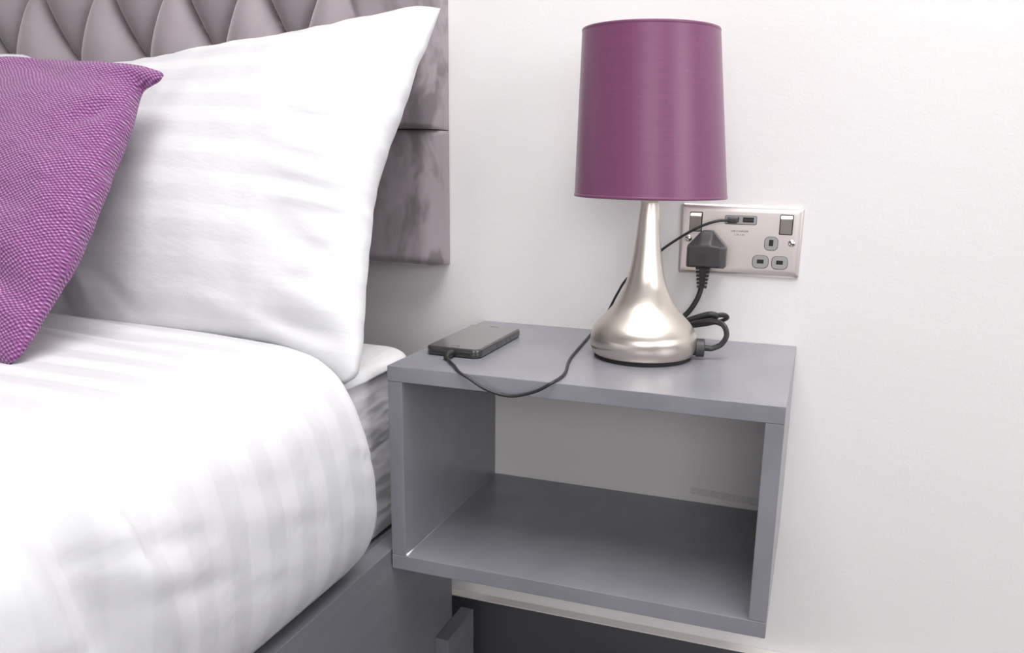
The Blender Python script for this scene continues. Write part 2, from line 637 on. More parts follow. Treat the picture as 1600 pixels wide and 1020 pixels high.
# ------------------------------------------------------------------ bed frame
BX1, BX0, BY1, BY0 = -0.2700, -1.690, -0.113, -2.05
RT, RB = -0.306, -0.560
bf = thing('bed_frame', ((BX0 + BX1) / 2, (BY0 + BY1) / 2, ZF), 'grey painted wooden bed frame with plank side rails', 'bed frame')
obj('side_rail', bx(BX1 - 0.024, BX1, BY0, BY1, RB, RT, 0.0015), 'rail', bf, True, autosmooth=40)
obj('side_rail', bx(BX0, BX0 + 0.024, BY0, BY1, RB, RT, 0.0015), 'rail', bf, True, autosmooth=40)
obj('end_rail', bx(BX0 + 0.024, BX1 - 0.024, BY1 - 0.024, BY1, RB, RT - 0.02, 0.0015), 'rail', bf)
obj('end_rail', bx(BX0 + 0.024, BX1 - 0.024, BY0, BY0 + 0.024, RB, RT, 0.0015), 'rail', bf)
obj('mattress_base', bx(BX0 + 0.024, BX1 - 0.024, BY0 + 0.024, BY1 - 0.024, -0.332, -0.312), 'rail', bf)
for x0, x1 in ((BX1, BX1 + 0.020), (BX0 - 0.020, BX0)):
    for y0, y1 in ((-0.170, -0.084), (-1.98, -1.894)):
        obj('leg', bx(x0, x1, y0, y1, ZF, -0.487, 0.0012), 'rail', bf, True, autosmooth=40)

# ------------------------------------------------------------------ mattress and sheet
MX1, MX0, MY1, MY0 = -0.304, -1.656, -0.140, -2.0


def rounded_slab(x0, x1, y0, y1, z0, z1, rc, re, nside=40):
    """slab with rounded plan corners and rounded top edge, dense enough for wrinkles"""
    rings = [(0.006, z0), (0.0, z0 + 0.008)]
    nz = 14
    for i in range(1, nz + 1):
        rings.append((0.0, z0 + 0.008 + (z1 - re - z0 - 0.008) * i / nz))
    for k in range(1, 6):
        a = PI / 2 * k / 5
        rings.append((re * (1 - math.cos(a)), z1 - re + re * math.sin(a)))
    vs, fs = [], []

    def outline(ins):
        r = max(rc - ins, 0.004)
        cs = ((x1 - ins - r, y1 - ins - r, 0), (x0 + ins + r, y1 - ins - r, 90), (x0 + ins + r, y0 + ins + r, 180), (x1 - ins - r, y0 + ins + r, 270))
        base = []
        for cx, cy, a0 in cs:
            for k in range(9):
                a = math.radians(a0 + 90 * k / 8)
                base.append((cx + r * math.cos(a), cy + r * math.sin(a)))
        outp = []
        for i, p in enumerate(base):
            q = base[(i + 1) % len(base)]
            outp.append(p)
            if i % 9 == 8:
                for k in range(1, nside):
                    outp.append((p[0] + (q[0] - p[0]) * k / nside, p[1] + (q[1] - p[1]) * k / nside))
        return outp
    n = None
    for ins, z in rings:
        o_ = outline(ins)
        n = len(o_)
        for x, y in o_:
            f = sm(z, z0, z0 + 0.04) * (1 - 0.5 * sm(z, z1 - 0.04, z1))
            d = 0.005 * f * noise.noise(Vector((x * 9, y * 9, z * 30)))
            vs.append((x + d, y + d, z))
    m = len(rings)
    for i in range(m - 1):
        for k in range(n):
            k2 = (k + 1) % n
            fs.append((i * n + k, i * n + k2, (i + 1) * n + k2, (i + 1) * n + k))
    fs.append(tuple(range(n)))
    fs.append(tuple(range((m - 1) * n, m * n)))
    return vs, fs


mo = obj('mattress', rounded_slab(MX0, MX1, MY0, MY1, -0.3115, -0.1035, 0.05, 0.012), 'mattress', None, True, origin=((MX0 + MX1) / 2, (MY0 + MY1) / 2, -0.3115), autosmooth=60)
tag(mo, 'grey fabric sided mattress in the bed frame', 'mattress')


def sheet_mesh():
    x0, x1, y0, y1 = MX0 - .004, MX1 + .004, MY0 - .004, MY1 + .004
    ztop = -0.0965
    rings = [(0.003, -0.1075), (0.0, -0.1065), (0.0005, -0.1045), (0.002, -0.1015), (0.006, -0.0985), (0.014, ztop), (0.05, ztop + .001)]
    vs, fs = [], []
    n = 0
    for ins, z in rings:
        r = max(0.054 - ins, 0.01)
        base = []
        for cx, cy, a0 in ((x1 - ins - r, y1 - ins - r, 0), (x0 + ins + r, y1 - ins - r, 90), (x0 + ins + r, y0 + ins + r, 180), (x1 - ins - r, y0 + ins + r, 270)):
            for k in range(9):
                a = math.radians(a0 + 90 * k / 8)
                base.append((cx + r * math.cos(a), cy + r * math.sin(a)))
        o_ = []
        for i, p in enumerate(base):
            q = base[(i + 1) % len(base)]
            o_.append(p)
            if i % 9 == 8:
                for k in range(1, 60):
                    o_.append((p[0] + (q[0] - p[0]) * k / 60, p[1] + (q[1] - p[1]) * k / 60))
        n = len(o_)
        for x, y in o_:
            d = 0.0022 * (noise.noise(Vector((x * 16, y * 22, z * 20))) + 0.5) * (1 if ins < 0.02 else 0)
            lo = 0.004 * noise.noise(Vector((x * 7, y * 7, 3.3))) if z < -0.104 else 0
            vs.append((x + d, y + d, z + lo))
    m = len(rings)
    for i in range(m - 1):
        for k in range(n):
            k2 = (k + 1) % n
            fs.append((i * n + k, i * n + k2, (i + 1) * n + k2, (i + 1) * n + k))
    fs.append(tuple(range((m - 1) * n, m * n)))
    return vs, fs


so = obj('fitted_sheet', sheet_mesh(), 'sheet', None, True, origin=((MX0 + MX1) / 2, (MY0 + MY1) / 2, -0.1075))
tag(so, 'white fitted sheet stretched over the mattress top beside the shelf', 'bed sheet')

# ------------------------------------------------------------------ duvet
PATH = [(-0.80, -0.048), (-0.60, -0.049), (-0.47, -0.052), (-0.39, -0.056), (-0.335, -0.061), (-0.294, -0.074), (-0.267, -0.105), (-0.255, -0.145),
        (-0.251, -0.185), (-0.251, -0.225), (-0.260, -0.268), (-0.284, -0.302)]
cxm = (BX0 + BX1) / 2
right = spline([(a, 0, b) for a, b in PATH], 14)
left = [Vector((2 * cxm - p.x, 0, p.z)) for p in reversed(right)]
prof = left + right
arc = [0]
for i in range(1, len(prof)):
    arc.append(arc[-1] + (prof[i] - prof[i - 1]).length)
# even resampling
NS = 260
tot = arc[-1]
rs = []
j = 0
for i in range(NS + 1):
    s = tot * i / NS
    while j < len(arc) - 2 and arc[j + 1] < s:
        j += 1
    t = (s - arc[j]) / max(1e-9, arc[j + 1] - arc[j])
    rs.append(prof[j].lerp(prof[j + 1], t))
nor = []
for i in range(NS + 1):
    a = rs[max(i - 1, 0)]
    b = rs[min(i + 1, NS)]
    d = (b - a).normalized()
    nor.append(Vector((-d.z, 0, d.x)))
NY = 250
YH, YE = -0.318, -1.98
# (arc distance from the tucked right edge, y) lines of folds, creases and ridges: (d0,y0,d1,y1,amplitude,width)
FOLDS = [
    (0.250, -0.715, 0.05, -0.668, -0.019, 0.020),
    (0.265, -0.750, 0.02, -0.705, 0.010, 0.022),
    (0.260, -0.682, 0.11, -0.640, 0.010, 0.016),
    (0.275, -0.665, 0.18, -0.640, -0.008, 0.010),
    (0.200, -0.720, 0.165, -0.580, -0.0025, 0.005),
    (0.155, -0.690, 0.110, -0.545, -0.0020, 0.005),
    (0.185, -0.700, 0.140, -0.600, 0.0022, 0.007),
    (0.160, -0.800, 0.130, -0.690, -0.0035, 0.006),
    (0.300, -0.860, 0.06, -0.800, -0.008, 0.030),
    (0.110, -0.600, 0.085, -0.500, -0.0016, 0.005),
    (0.140, -0.500, 0.110, -0.420, -0.0014, 0.004),
    (0.170, -0.370, 0.150, -0.325, 0.0022, 0.003),
    (0.46, -0.395, 0.80, -0.370, -0.006, 0.012),
    (0.52, -0.425, 0.84, -0.410, -0.005, 0.010),
    (0.44, -0.365, 0.70, -0.350, 0.004, 0.009),
    (0.56, -0.470, 0.80, -0.470, -0.004, 0.012),
    (0.30, -1.050, 0.05, -1.000, -0.010, 0.030),
    (0.33, -1.300, 0.05, -1.260, -0.010, 0.030),
]


def duvet_disp(d, y):
    h = 0
    for f in FOLDS:
        if abs(y - f[1]) < 0.35:
            h += ridge(d, y, f)
    side = 1 - sm(d, 0.20, 0.45)
    h += 0.0075 * noise.noise(Vector((d * 3.5, y * 6.5, 1.7)))
    h += 0.0030 * noise.noise(Vector((d * 5, y * 16, 4.1)))
    h += side * 0.0016 * noise.noise(Vector((d * 34 + y * 9, y * 12, 8.2)))
    return h * sm(d, 0.0, 0.06)


vs, fs, uv = [], [], []
rows = []
RR = 0.020
for k in range(7):                       # rounded head edge of the duvet
    a = PI * 0.5 * (1 - k / 6) if k < 6 else 0
    rows.append((YH - RR + RR * math.sin(a), RR * 1.6 * (1 - math.cos(a))))
for i in range(1, NY + 1):
    t = (i / NY) ** 1.25
    rows.append((YH - RR + (YE - YH + RR) * t, 0))
for (y, ins) in rows:
    for i in range(NS + 1):
        d = tot * (1 - i / NS)
        de = min(d, tot - d)
        h = duvet_disp(d, y)
        yy = y
        # the side drop ends a little nearer the foot than the part under the pillow; wavy edge
        if y > -0.75:
            fade = sm(y, -0.75, -0.33)
            yy -= fade * (0.018 * sm(d, 0.36, 0.22) if False else 0.018 * (1 - sm(d, 0.20, 0.36)))
            yy += fade * 0.006 * math.sin(d * 21 + 0.6) * (1 - sm(d, 0.3, 0.4))
            yy -= fade * 0.030 * (sm(0.10 - d, 0.0, 0.10))*0.2
        p = rs[i] + nor[i] * (h - ins)
        vs.append((p.x, yy, p.z))
        uv.append((d, yy))
nr = len(rows)
for r in range(nr - 1):
    for i in range(NS):
        a = r * (NS + 1) + i
        fs.append((a, a + 1, a + NS + 2, a + NS + 1))
dv = obj('duvet', (vs, fs), 'duvet', None, True, uvs=uv, origin=(cxm, -1.15, -0.302))
sd = dv.modifiers.new('thickness', 'SOLIDIFY')
sd.thickness = 0.008
sd.offset = -1
tag(dv, 'white sateen striped duvet tucked into the bed frame', 'duvet')


# ------------------------------------------------------------------ pillows
def pillow_mesh(O, ev, right_c, top_c, left_c, bot_c, Tf, Tb, n=110, m=90, folds=(), seed=0.0, pw=0.5, nz=0.006, fine=0.0015, edge=0.0):
    """right_c/left_c run bottom->top, top_c/bot_c run left->right, all (a,b) in the lean plane"""
    O = Vector(O)
    ex = Vector((1, 0, 0))
    ev = Vector(ev).normalized()
    nn = ex.cross(ev)               # front normal (towards the room)
    if nn.y > 0:
        nn = -nn

    def res(c, cnt):
        s = spline([(p[0], p[1], 0) for p in c], 12)
        L = [0]
        for i in range(1, len(s)):
            L.append(L[-1] + (s[i] - s[i - 1]).length)
        outp, j = [], 0
        for i in range(cnt + 1):
            q = L[-1] * i / cnt
            while j < len(L) - 2 and L[j + 1] < q:
                j += 1
            t = (q - L[j]) / max(1e-9, L[j + 1] - L[j])
            pt = s[j].lerp(s[j + 1], t)
            k = min(1.0, 6.0 * i / cnt, 6.0 * (cnt - i) / cnt)          # slightly rippled seam
            pt = pt + Vector((noise.noise(Vector((q * 45 + seed, 1.3, 0))), noise.noise(Vector((q * 45 + seed, 7.7, 0))), 0)) * (0.0022 * k)
            outp.append(pt)
        return outp
    R_, L_ = res(right_c, m), res(left_c, m)
    T_, B_ = res(top_c, n), res(bot_c, n)
    vs, fs, uv = [], [], []
    idx = {}

    def pos(i, j):
        u, v = i / n, j / m
        return ((1 - u) * L_[j] + u * R_[j] + (1 - v) * B_[i] + v * T_[i]
                - ((1 - u) * (1 - v) * B_[0] + u * (1 - v) * B_[n] + (1 - u) * v * T_[0] + u * v * T_[n]))
    for side in (1, -1):
        for j in range(m + 1):
            for i in range(n + 1):
                if side == -1 and (i in (0, n) or j in (0, m)):
                    idx[(side, i, j)] = idx[(1, i, j)]
                    continue
                q = pos(i, j)
                u, v = i / n, j / m
                g = (4 * u * (1 - u)) ** pw * (4 * v * (1 - v)) ** pw
                h = (Tf if side == 1 else Tb) * g
                e2 = min(1, g * 2.2)
                h += e2 * nz * noise.noise(Vector((q.x * 7 + seed, q.y * 7, side * 3.0)))
                h += e2 * fine * noise.noise(Vector((q.x * 26 + seed, q.y * 26, side * 5.0)))
                if side == 1:
                    for f in folds:
                        h += min(1, g * 4) * ridge(q.x, q.y, f)
                P = O + ex * q.x + ev * q.y + nn * (h * side)
                idx[(side, i, j)] = len(vs)
                vs.append(P)
                uv.append((q.x, q.y))
        for j in range(m):
            for i in range(n):
                fs.append((idx[(side, i, j)], idx[(side, i + 1, j)], idx[(side, i + 1, j + 1)], idx[(side, i, j + 1)]))
    return vs, fs, uv


P_O = (-0.31, -0.33, -0.085)
P_EV = (0, 0.21, 0.39)
RIGHT = [(0.0173, -0.0124), (0.0310, -0.002), (0.0330, 0.010), (0.0309, 0.0326), (0.0235, 0.0752), (0.0172, 0.1191), (0.0075, 0.1755), (0.0048, 0.2144),
         (0.0072, 0.2582), (0.0142, 0.2987), (0.0201, 0.3633), (0.0286, 0.4071), (0.0335, 0.4475)]
TOP = [(0.0335, 0.4475), (0.012, 0.4515), (-0.0079, 0.4513), (-0.0485, 0.4409), (-0.1073, 0.4283), (-0.1772, 0.4147), (-0.2657, 0.4039), (-0.3279, 0.3936), (-0.3669, 0.3870), (-0.44, 0.383),
       (-0.50, 0.379), (-0.53, 0.380), (-0.552, 0.382)]
LEFT = [(-0.555, -0.010), (-0.548, 0.05), (-0.542, 0.20), (-0.545, 0.30), (-0.552, 0.382)]
BOT = [(-0.555, -0.010), (-0.52, 0.010), (-0.45, 0.018), (-0.3276, 0.016), (-0.2336, 0.018), (-0.137, 0.0225), (-0.0805, 0.0190), (-0.0405, 0.0095), (-0.0009, -0.0045), (0.0173, -0.0124)]
PF = [
    (-0.10, 0.215, 0.004, 0.200, 0.0026, 0.008), (-0.12, 0.200, 0.000, 0.188, -0.0018, 0.007), (-0.09, 0.180, 0.004, 0.178, 0.0040, 0.006),
    (-0.11, 0.245, -0.005, 0.232, 0.0030, 0.007), (-0.10, 0.280, -0.005, 0.268, -0.0026, 0.006), (-0.08, 0.150, -0.005, 0.110, -0.0045, 0.014),
    (-0.09, 0.085, 0.010, 0.060, 0.0040, 0.012), (-0.08, 0.050, 0.012, 0.030, -0.0045, 0.010), (-0.05, 0.100, 0.000, 0.130, 0.0030, 0.008),
    (-0.16, 0.060, -0.03, 0.020, 0.0035, 0.012), (-0.40, 0.10, -0.34, 0.03, -0.0040, 0.010), (-0.36, 0.11, -0.30, 0.03, 0.0030, 0.010), (-0.30, 0.075, -0.24, 0.035, -0.003, 0.010),
    (-0.28, 0.33, -0.10, 0.36, 0.003, 0.02), (-0.10, 0.40, 0.01, 0.36, 0.003, 0.012), (-0.36, 0.28, -0.28, 0.30, -0.004, 0.02),
]
vs, fs, uv = pillow_mesh(P_O, P_EV, RIGHT, TOP[::-1], LEFT, BOT, 0.072, 0.060, folds=PF, pw=0.55)
p1 = obj('pillow', (vs, fs), 'pillow', None, True, uvs=uv, origin=(-0.64, -0.30, -0.09))
tag(p1, 'plump white sateen striped pillow standing at the headboard end next to the shelf', 'pillow', 'white striped pillows')
# second pillow further along the headboard
sh = lambda c: [(-a - 1.30 + 0.0, b) for a, b in c]
R2 = [(-0.580, -0.012), (-0.588, 0.05), (-0.598, 0.20), (-0.592, 0.33), (-0.566, 0.386)]
T2 = [(-1.34, 0.445), (-1.25, 0.425), (-1.10, 0.400), (-0.95, 0.392), (-0.80, 0.398), (-0.70, 0.408), (-0.635, 0.408), (-0.605, 0.403), (-0.566, 0.386)]
L2 = [(-1.33, -0.012), (-1.315, 0.05), (-1.305, 0.20), (-1.315, 0.33), (-1.34, 0.445)]
B2 = [(-1.33, -0.012), (-1.2, 0.015), (-0.95, 0.02), (-0.75, 0.015), (-0.580, -0.012)]
vs, fs, uv = pillow_mesh((-0.31, -0.318, -0.085), P_EV, R2, T2, L2, B2, 0.060, 0.055, n=70, m=60, seed=9, pw=0.55)
p2 = obj('pillow', (vs, fs), 'pillow', None, True, uvs=uv, origin=(-1.28, -0.30, -0.09))
tag(p2, 'white pillow on the far half of the bed behind the purple cushion', 'pillow', 'white striped pillows')

# ------------------------------------------------------------------ purple cushion
C_O = (-0.52, -0.525, -0.05)
C_EV = (0, 0.225, 0.27)
CR = [(-0.004, -0.0030), (0.0040, 0.016), (0.0045, 0.0816), (0.0040, 0.12), (0.001, 0.1561), (-0.006, 0.1994), (-0.0135, 0.2448), (-0.021, 0.290), (-0.026, 0.320), (-0.0268, 0.334), (-0.018, 0.3405), (-0.0075, 0.3455), (-0.0054, 0.3537)]
CT = [(-0.0054, 0.3537), (-0.0120, 0.3590), (-0.0280, 0.3640), (-0.0500, 0.3665), (-0.0863, 0.3690), (-0.1200, 0.3690), (-0.1585, 0.3713), (-0.2062, 0.3680), (-0.2533, 0.3627), (-0.30, 0.364), (-0.345, 0.370), (-0.385, 0.375)]
CL = [(-0.387, -0.004), (-0.375, 0.08), (-0.370, 0.18), (-0.374, 0.28), (-0.385, 0.375)]
CB = [(-0.387, -0.004), (-0.28, 0.004), (-0.18, 0.006), (-0.08, 0.004), (-0.03, 0.000), (-0.004, -0.0030)]
CF = [
    (-0.13, 0.105, -0.005, 0.060, -0.009, 0.016), (-0.14, 0.135, -0.02, 0.100, 0.005, 0.016), (-0.12, 0.080, 0.00, 0.035, 0.005, 0.012),
    (-0.16, 0.165, -0.05, 0.150, -0.005, 0.014), (-0.03, 0.300, -0.050, 0.255, -0.006, 0.008), (-0.17, 0.345, -0.08, 0.310, -0.005, 0.014),
    (-0.25, 0.340, -0.15, 0.352, 0.005, 0.012), (-0.10, 0.338, -0.02, 0.348, 0.004, 0.010), (-0.08, 0.22, -0.02, 0.16, 0.003, 0.014),
]
vs, fs, uv = pillow_mesh(C_O, C_EV, CR, CT[::-1], CL, CB, 0.062, 0.050, n=110, m=100, folds=CF, seed=3, pw=0.5, nz=0.008)
cu = obj('cushion', (vs, fs), 'weave', None, True, uvs=uv, origin=(-0.70, -0.50, -0.055))
tag(cu, 'purple woven scatter cushion leaning on the white pillow', 'cushion')

# ------------------------------------------------------------------ headboard
HX1, HX0, HZ0, HZ1 = -0.3205, -1.680, -0.0055, 0.66
hb = thing('headboard', (HX1, 0, HZ0), 'grey velvet button tufted headboard fixed to the wall', 'headboard')
TX, TZ, SX, SZ = -0.5300, 0.266, 0.1297, 0.27
SEAM = 0.1745


def pl(t, p=0.36):
    return abs(math.sin(PI * t)) ** p


def tuft(x, z):
    X = (x - TX) / SX
    Z = (z - TZ) / SZ
    wr = sm(x, -0.470, -0.41)                 # plain end beyond the last button column
    if Z >= 0:
        h = pl(X + Z) * pl(X - Z)
    else:
        k = sm(-Z, 0.0, 0.42)
        h = pl(X) ** 2 * (1 - k) + 0.82 * k
    return h * (1 - wr) + 0.82 * wr


def hb_section(zlo, zhi, upper):
    NX, NZ = (430, 170) if upper else (120, 50)
    xs = [HX0 + (HX1 - HX0) * i / NX for i in range(NX + 1)]
    zs = [zlo + (zhi - zlo) * j / NZ for j in range(NZ + 1)]
    vs, fs = [], []
    for j, z in enumerate(zs):
        for i, x in enumerate(xs):
            ex_ = min(x - HX0, HX1 - x)
            ez0 = z - zlo
            ez1 = zhi - z
            y = 0.040
            if upper:
                y += 0.050 * tuft(x, z) - 0.018
                # fine gathers near the buttons
            else:
                y += 0.013 + 0.002 * noise.noise(Vector((x * 8, z * 8, 2)))
            y += 0.0010 * noise.noise(Vector((x * 20, z * 20, 6)))

            def rnd_edge(e_, r, depth):
                return 0 if e_ >= r else depth * (1 - math.sqrt(max(0, 1 - (1 - e_ / r) ** 2)))
            y -= rnd_edge(ex_, 0.016, 0.018)
            y -= rnd_edge(ez0, 0.014 if not upper else 0.006, 0.016 if not upper else 0.007)
            y -= rnd_edge(ez1, 0.006 if not upper else 0.02, 0.007 if not upper else 0.02)
            y = max(y, 0.010)
            vs.append((x, -y, z))
    n = NX + 1
    for j in range(NZ):
        for i in range(NX):
            fs.append((j * n + i, j * n + i + 1, (j + 1) * n + i + 1, (j + 1) * n + i))
    # wrap round to the wall side
    loop = [i for i in range(NX + 1)] + [j * n + NX for j in range(1, NZ + 1)] + [NZ * n + i for i in range(NX - 1, -1, -1)] + [j * n for j in range(NZ - 1, 0, -1)]
    b0 = len(vs)
    for k in loop:
        x, y, z = vs[k]
        vs.append((x, -0.001, z))
    m = len(loop)
    for k in range(m):
        k2 = (k + 1) % m
        fs.append((loop[k], loop[k2], b0 + k2, b0 + k))
    fs.append(tuple(range(b0, b0 + m)))
    return vs, fs


obj('tufted_panel', hb_section(SEAM + 0.0008, HZ1, True), 'velvet', hb, True, autosmooth=75)
obj('lower_panel', hb_section(HZ0, SEAM - 0.0008, False), 'velvet', hb, True, autosmooth=75)
bprof = [(0.0001, 0.0055), (0.004, 0.005), (0.0075, 0.0035), (0.009, 0.0005), (0.0085, -0.003)]
for row in range(5):
    z = TZ + row * SZ / 2
    if z > HZ1 - 0.03:
        break
    for k in range(0, 9):
        x = TX - k * SX + (SX / 2 if row % 2 else 0)
        if x > -0.43 or x < HX0 + 0.05:
            continue
        vs, fs, _ = lathe(bprof, 0, 0, 0, 16)
        vs = [(x + a, -0.0225 - c, z + b) for a, b, c in vs]
        obj('button', (vs, fs), 'velvet', hb, True)

# ------------------------------------------------------------------ table lamp
LX, LY = -0.0160, -0.1280
lamp = thing('table_lamp', (LX, LY, ZT), 'brushed metal table lamp with plum drum shade', 'table lamp')
prof_l = [(0.0555, 0.0035), (0.0580, 0.0055), (0.0600, 0.0095), (0.0612, 0.0145), (0.0614, 0.0200), (0.0609, 0.0260), (0.0592, 0.0315), (0.0560, 0.0370), (0.0515, 0.0425),
          (0.0460, 0.0483), (0.0400, 0.0550), (0.0345, 0.0622), (0.0297, 0.0705), (0.0253, 0.0800), (0.0218, 0.0905), (0.0190, 0.1025), (0.0167, 0.1150), (0.0149, 0.1285),
          (0.0134, 0.1425), (0.0121, 0.1570), (0.0108, 0.1700), (0.0101, 0.1785), (0.0094, 0.1790), (0.0085, 0.1775)]
pp = spline([(a, 0, b) for a, b in prof_l], 4)
vs, fs, uv = lathe([(p.x, p.z) for p in pp], LX, LY, ZT, 96)
obj('body', (vs, fs), 'nickel', lamp, True)
vs, fs, _ = lathe([(0.050, 0.0), (0.0558, 0.0), (0.0565, 0.0012), (0.0562, 0.0036), (0.050, 0.0036)], LX, LY, ZT + 0.0003, 72, True)
fp = obj('base_pad', (vs, fs), 'felt', lamp, True, autosmooth=40)
vs, fs, _ = lathe([(0.0001, 0.165), (0.0045, 0.165), (0.0045, 0.205), (0.013, 0.207), (0.0135, 0.245), (0.011, 0.248), (0.0001, 0.248)], LX, LY, ZT, 32)
obj('bulb_holder', (vs, fs), 'brass', lamp, True, autosmooth=40)
vs, fs, _ = lathe([(0.0115, 0.246), (0.0125, 0.262), (0.020, 0.280), (0.0225, 0.296), (0.019, 0.312), (0.010, 0.321), (0.0001, 0.323)], LX, LY, ZT, 32)
obj('bulb', (vs, fs), 'bulb', lamp, True)
SB, STP, RB_, RT_ = 0.1835, 0.3590, 0.0848, 0.0738
tilt = lambda z: -0.0076 * (z - SB) / (STP - SB)
th = 0.0011
sp_ = [(RB_, SB)] + [(RB_ + (RT_ - RB_) * k / 12, SB + (STP - SB) * k / 12) for k in range(1, 13)]
vs, fs, uv = lathe(sp_ + [(RT_ - th, STP), (RB_ - th, SB)], LX, LY, ZT, 120, True, tilt)
shd = obj('lamp_shade', (vs, fs), 'shade', lamp, True, uvs=uv, autosmooth=50)
shd['label'] = 'plum satin drum shade'
lin = [(RB_ - th - .0001, SB + .0006), (RT_ - th - .0001, STP - .0006), (RT_ - th - .0007, STP - .0006), (RB_ - th - .0007, SB + .0006)]
vs, fs, _ = lathe(lin, LX, LY, ZT, 120, True, tilt)
obj('lining', (vs, fs), 'lining', shd, True, autosmooth=50)
for nm, r_, z_ in (('lower_rim', RB_, SB), ('upper_rim', RT_, STP)):
    ring = [(r_ + 0.0004 * math.cos(a), z_ + (0.0012 if nm == 'lower_rim' else -0.0012) + 0.0016 * math.sin(a)) for a in [2 * PI * k / 8 for k in range(8)]]
    vs, fs, _ = lathe(ring, LX, LY, ZT, 120, True, tilt)
    obj(nm, (vs, fs), 'shade', shd, True)
bm = bmesh.new()
for k in range(3):
    a = 2 * PI * k / 3 + 0.4
    zz = SB + 0.028
    rr = RB_ + (RT_ - RB_) * 0.028 / (STP - SB) - 0.0016
    v_, f_ = tube([(LX, LY, ZT + 0.207), (LX + rr * 0.6 * math.cos(a), LY + rr * 0.6 * math.sin(a), ZT + 0.207), (LX + rr * math.cos(a), LY + rr * math.sin(a), ZT + zz)], 0.0013, 6, 4)
    bvs = [bm.verts.new(q) for q in v_]
    for f in f_:
        bm.faces.new([bvs[i] for i in f])
obj('shade_carrier', bm, 'chrome', lamp, True)
# cable outlet at the base
od = Vector((0.98, 0.14, 0.0)).normalized()
oc = Vector((LX, LY, ZT + 0.0135))
p_a, p_b = oc + od * 0.057, oc + od * 0.0710
v_, f_ = tube([p_a, p_a + od * 0.004, p_a + od * 0.0045, p_b - od * 0.001, p_b], 0.009, 24, 0, radii=[0.0092, 0.0092, 0.0104, 0.0104, 0.0092])
obj('cable_outlet', (v_, f_), 'plug', lamp, True, autosmooth=40)
v_, f_ = tube([p_b - od * 0.001, p_b + od * 0.006], 0.0034, 12, 0)
obj('cable_sleeve', (v_, f_), 'rubber', lamp, True, autosmooth=40)
# power cord: outlet -> loop -> bundle behind the lamp -> plug
cord = [p_b + od * 0.003, p_b + od * 0.0085, (0.0725, -0.1150, -0.0650), (0.0775, -0.1130, -0.0540), (0.0720, -0.1080, -0.0435), (0.0580, -0.1000, -0.0420),
        (0.0400, -0.0880, -0.0475), (0.0240, -0.0740, -0.0560), (0.0060, -0.0600, -0.0640), (0.0000, -0.0480, -0.0640), (0.0140, -0.0440, -0.0580), (0.0370, -0.0480, -0.0480),
        (0.0560, -0.0500, -0.0440), (0.0660, -0.0480, -0.0430), (0.0695, -0.0420, -0.0475), (0.0620, -0.0370, -0.0525), (0.0440, -0.0380, -0.0580), (0.0220, -0.0400, -0.0620),
        (0.0040, -0.0400, -0.0640), (-0.0010, -0.0330, -0.0610), (0.0070, -0.0270, -0.0580), (0.0150, -0.0250, -0.0520), (0.0231, -0.024, -0.0418), (0.0300, -0.0230, -0.0285), (0.0333, -0.0220, -0.0160), (0.0342, -0.0215, -0.0060)]
v_, f_ = tube(cord, 0.0034, 12, 8, 0.72)
pc = obj('power_cord', (v_, f_), 'rubber', lamp, True)
# extra turn of the bundled slack
loop2 = [(0.004, -0.0540, -0.0600), (0.0244, -0.0560, -0.0505), (0.0396, -0.0580, -0.0440), (0.0515, -0.0590, -0.0405), (0.0590, -0.0560, -0.0425), (0.0560, -0.0530, -0.0470), (0.0400, -0.0530, -0.0515), (0.018, -0.0520, -0.0580), (0.004, -0.0500, -0.0620)]
v_, f_ = tube(loop2, 0.0032, 12, 8, 0.72)
obj('cord_turn', (v_, f_), 'rubber', pc, True)
# moulded plug
back = [(0.0125, 0.0100), (0.0605, 0.0100), (0.0605, 0.0365), (0.0430, 0.0560), (0.0300, 0.0560), (0.0125, 0.0365)]
front = [(0.0165, 0.0125), (0.0560, 0.0125), (0.0560, 0.0375), (0.0420, 0.0385), (0.0300, 0.0385), (0.0165, 0.0375)]
bm = bmesh.new()
rings = []
for y, poly in ((-0.0065, back), (-0.0210, back), (-0.0360, front)):
    rings.append([bm.verts.new((a, y, b)) for a, b in poly])
for r in range(2):
    for k in range(6):
        bm.faces.new((rings[r][k], rings[r][(k + 1) % 6], rings[r + 1][(k + 1) % 6], rings[r + 1][k]))
bm.faces.new(rings[0])
bm.faces.new(rings[2])
bmesh.ops.recalc_face_normals(bm, faces=bm.faces[:])
bmesh.ops.bevel(bm, geom=bm.edges[:], offset=0.0022, segments=3, profile=0.5, affect='EDGES')
obj('plug', bm, 'plug', pc, True, autosmooth=30)
bm = bmesh.new()
for r in range(4):
    for k in range(9):
        x = 0.0270 + k * 0.0019
        z = 0.0200 + r * 0.0026
        if (k * 7 + r * 3) % 5 == 0:
            continue
        box_into(bm, x, x + 0.0013, -0.0364, -0.0355, z, z + 0.0016)
obj('raised_mark', bm, 'plug', pc)
# ribbed strain relief
bm = bmesh.new()


def taper(z0, z1, w0, w1, d0, d1):
    vsx = []
    for z, w_, d_ in ((z0, w0, d0), (z1, w1, d1)):
        for sx, sy in ((-1, -1), (1, -1), (1, 1), (-1, 1)):
            vsx.append(bm.verts.new((0.0343 + sx * w_ / 2, -0.0215 + sy * d_ / 2, z)))
    a = vsx
    for f in ((0, 1, 2, 3), (4, 5, 6, 7), (0, 1, 5, 4), (1, 2, 6, 5), (2, 3, 7, 6), (3, 0, 4, 7)):
        bm.faces.new([a[i] for i in f])


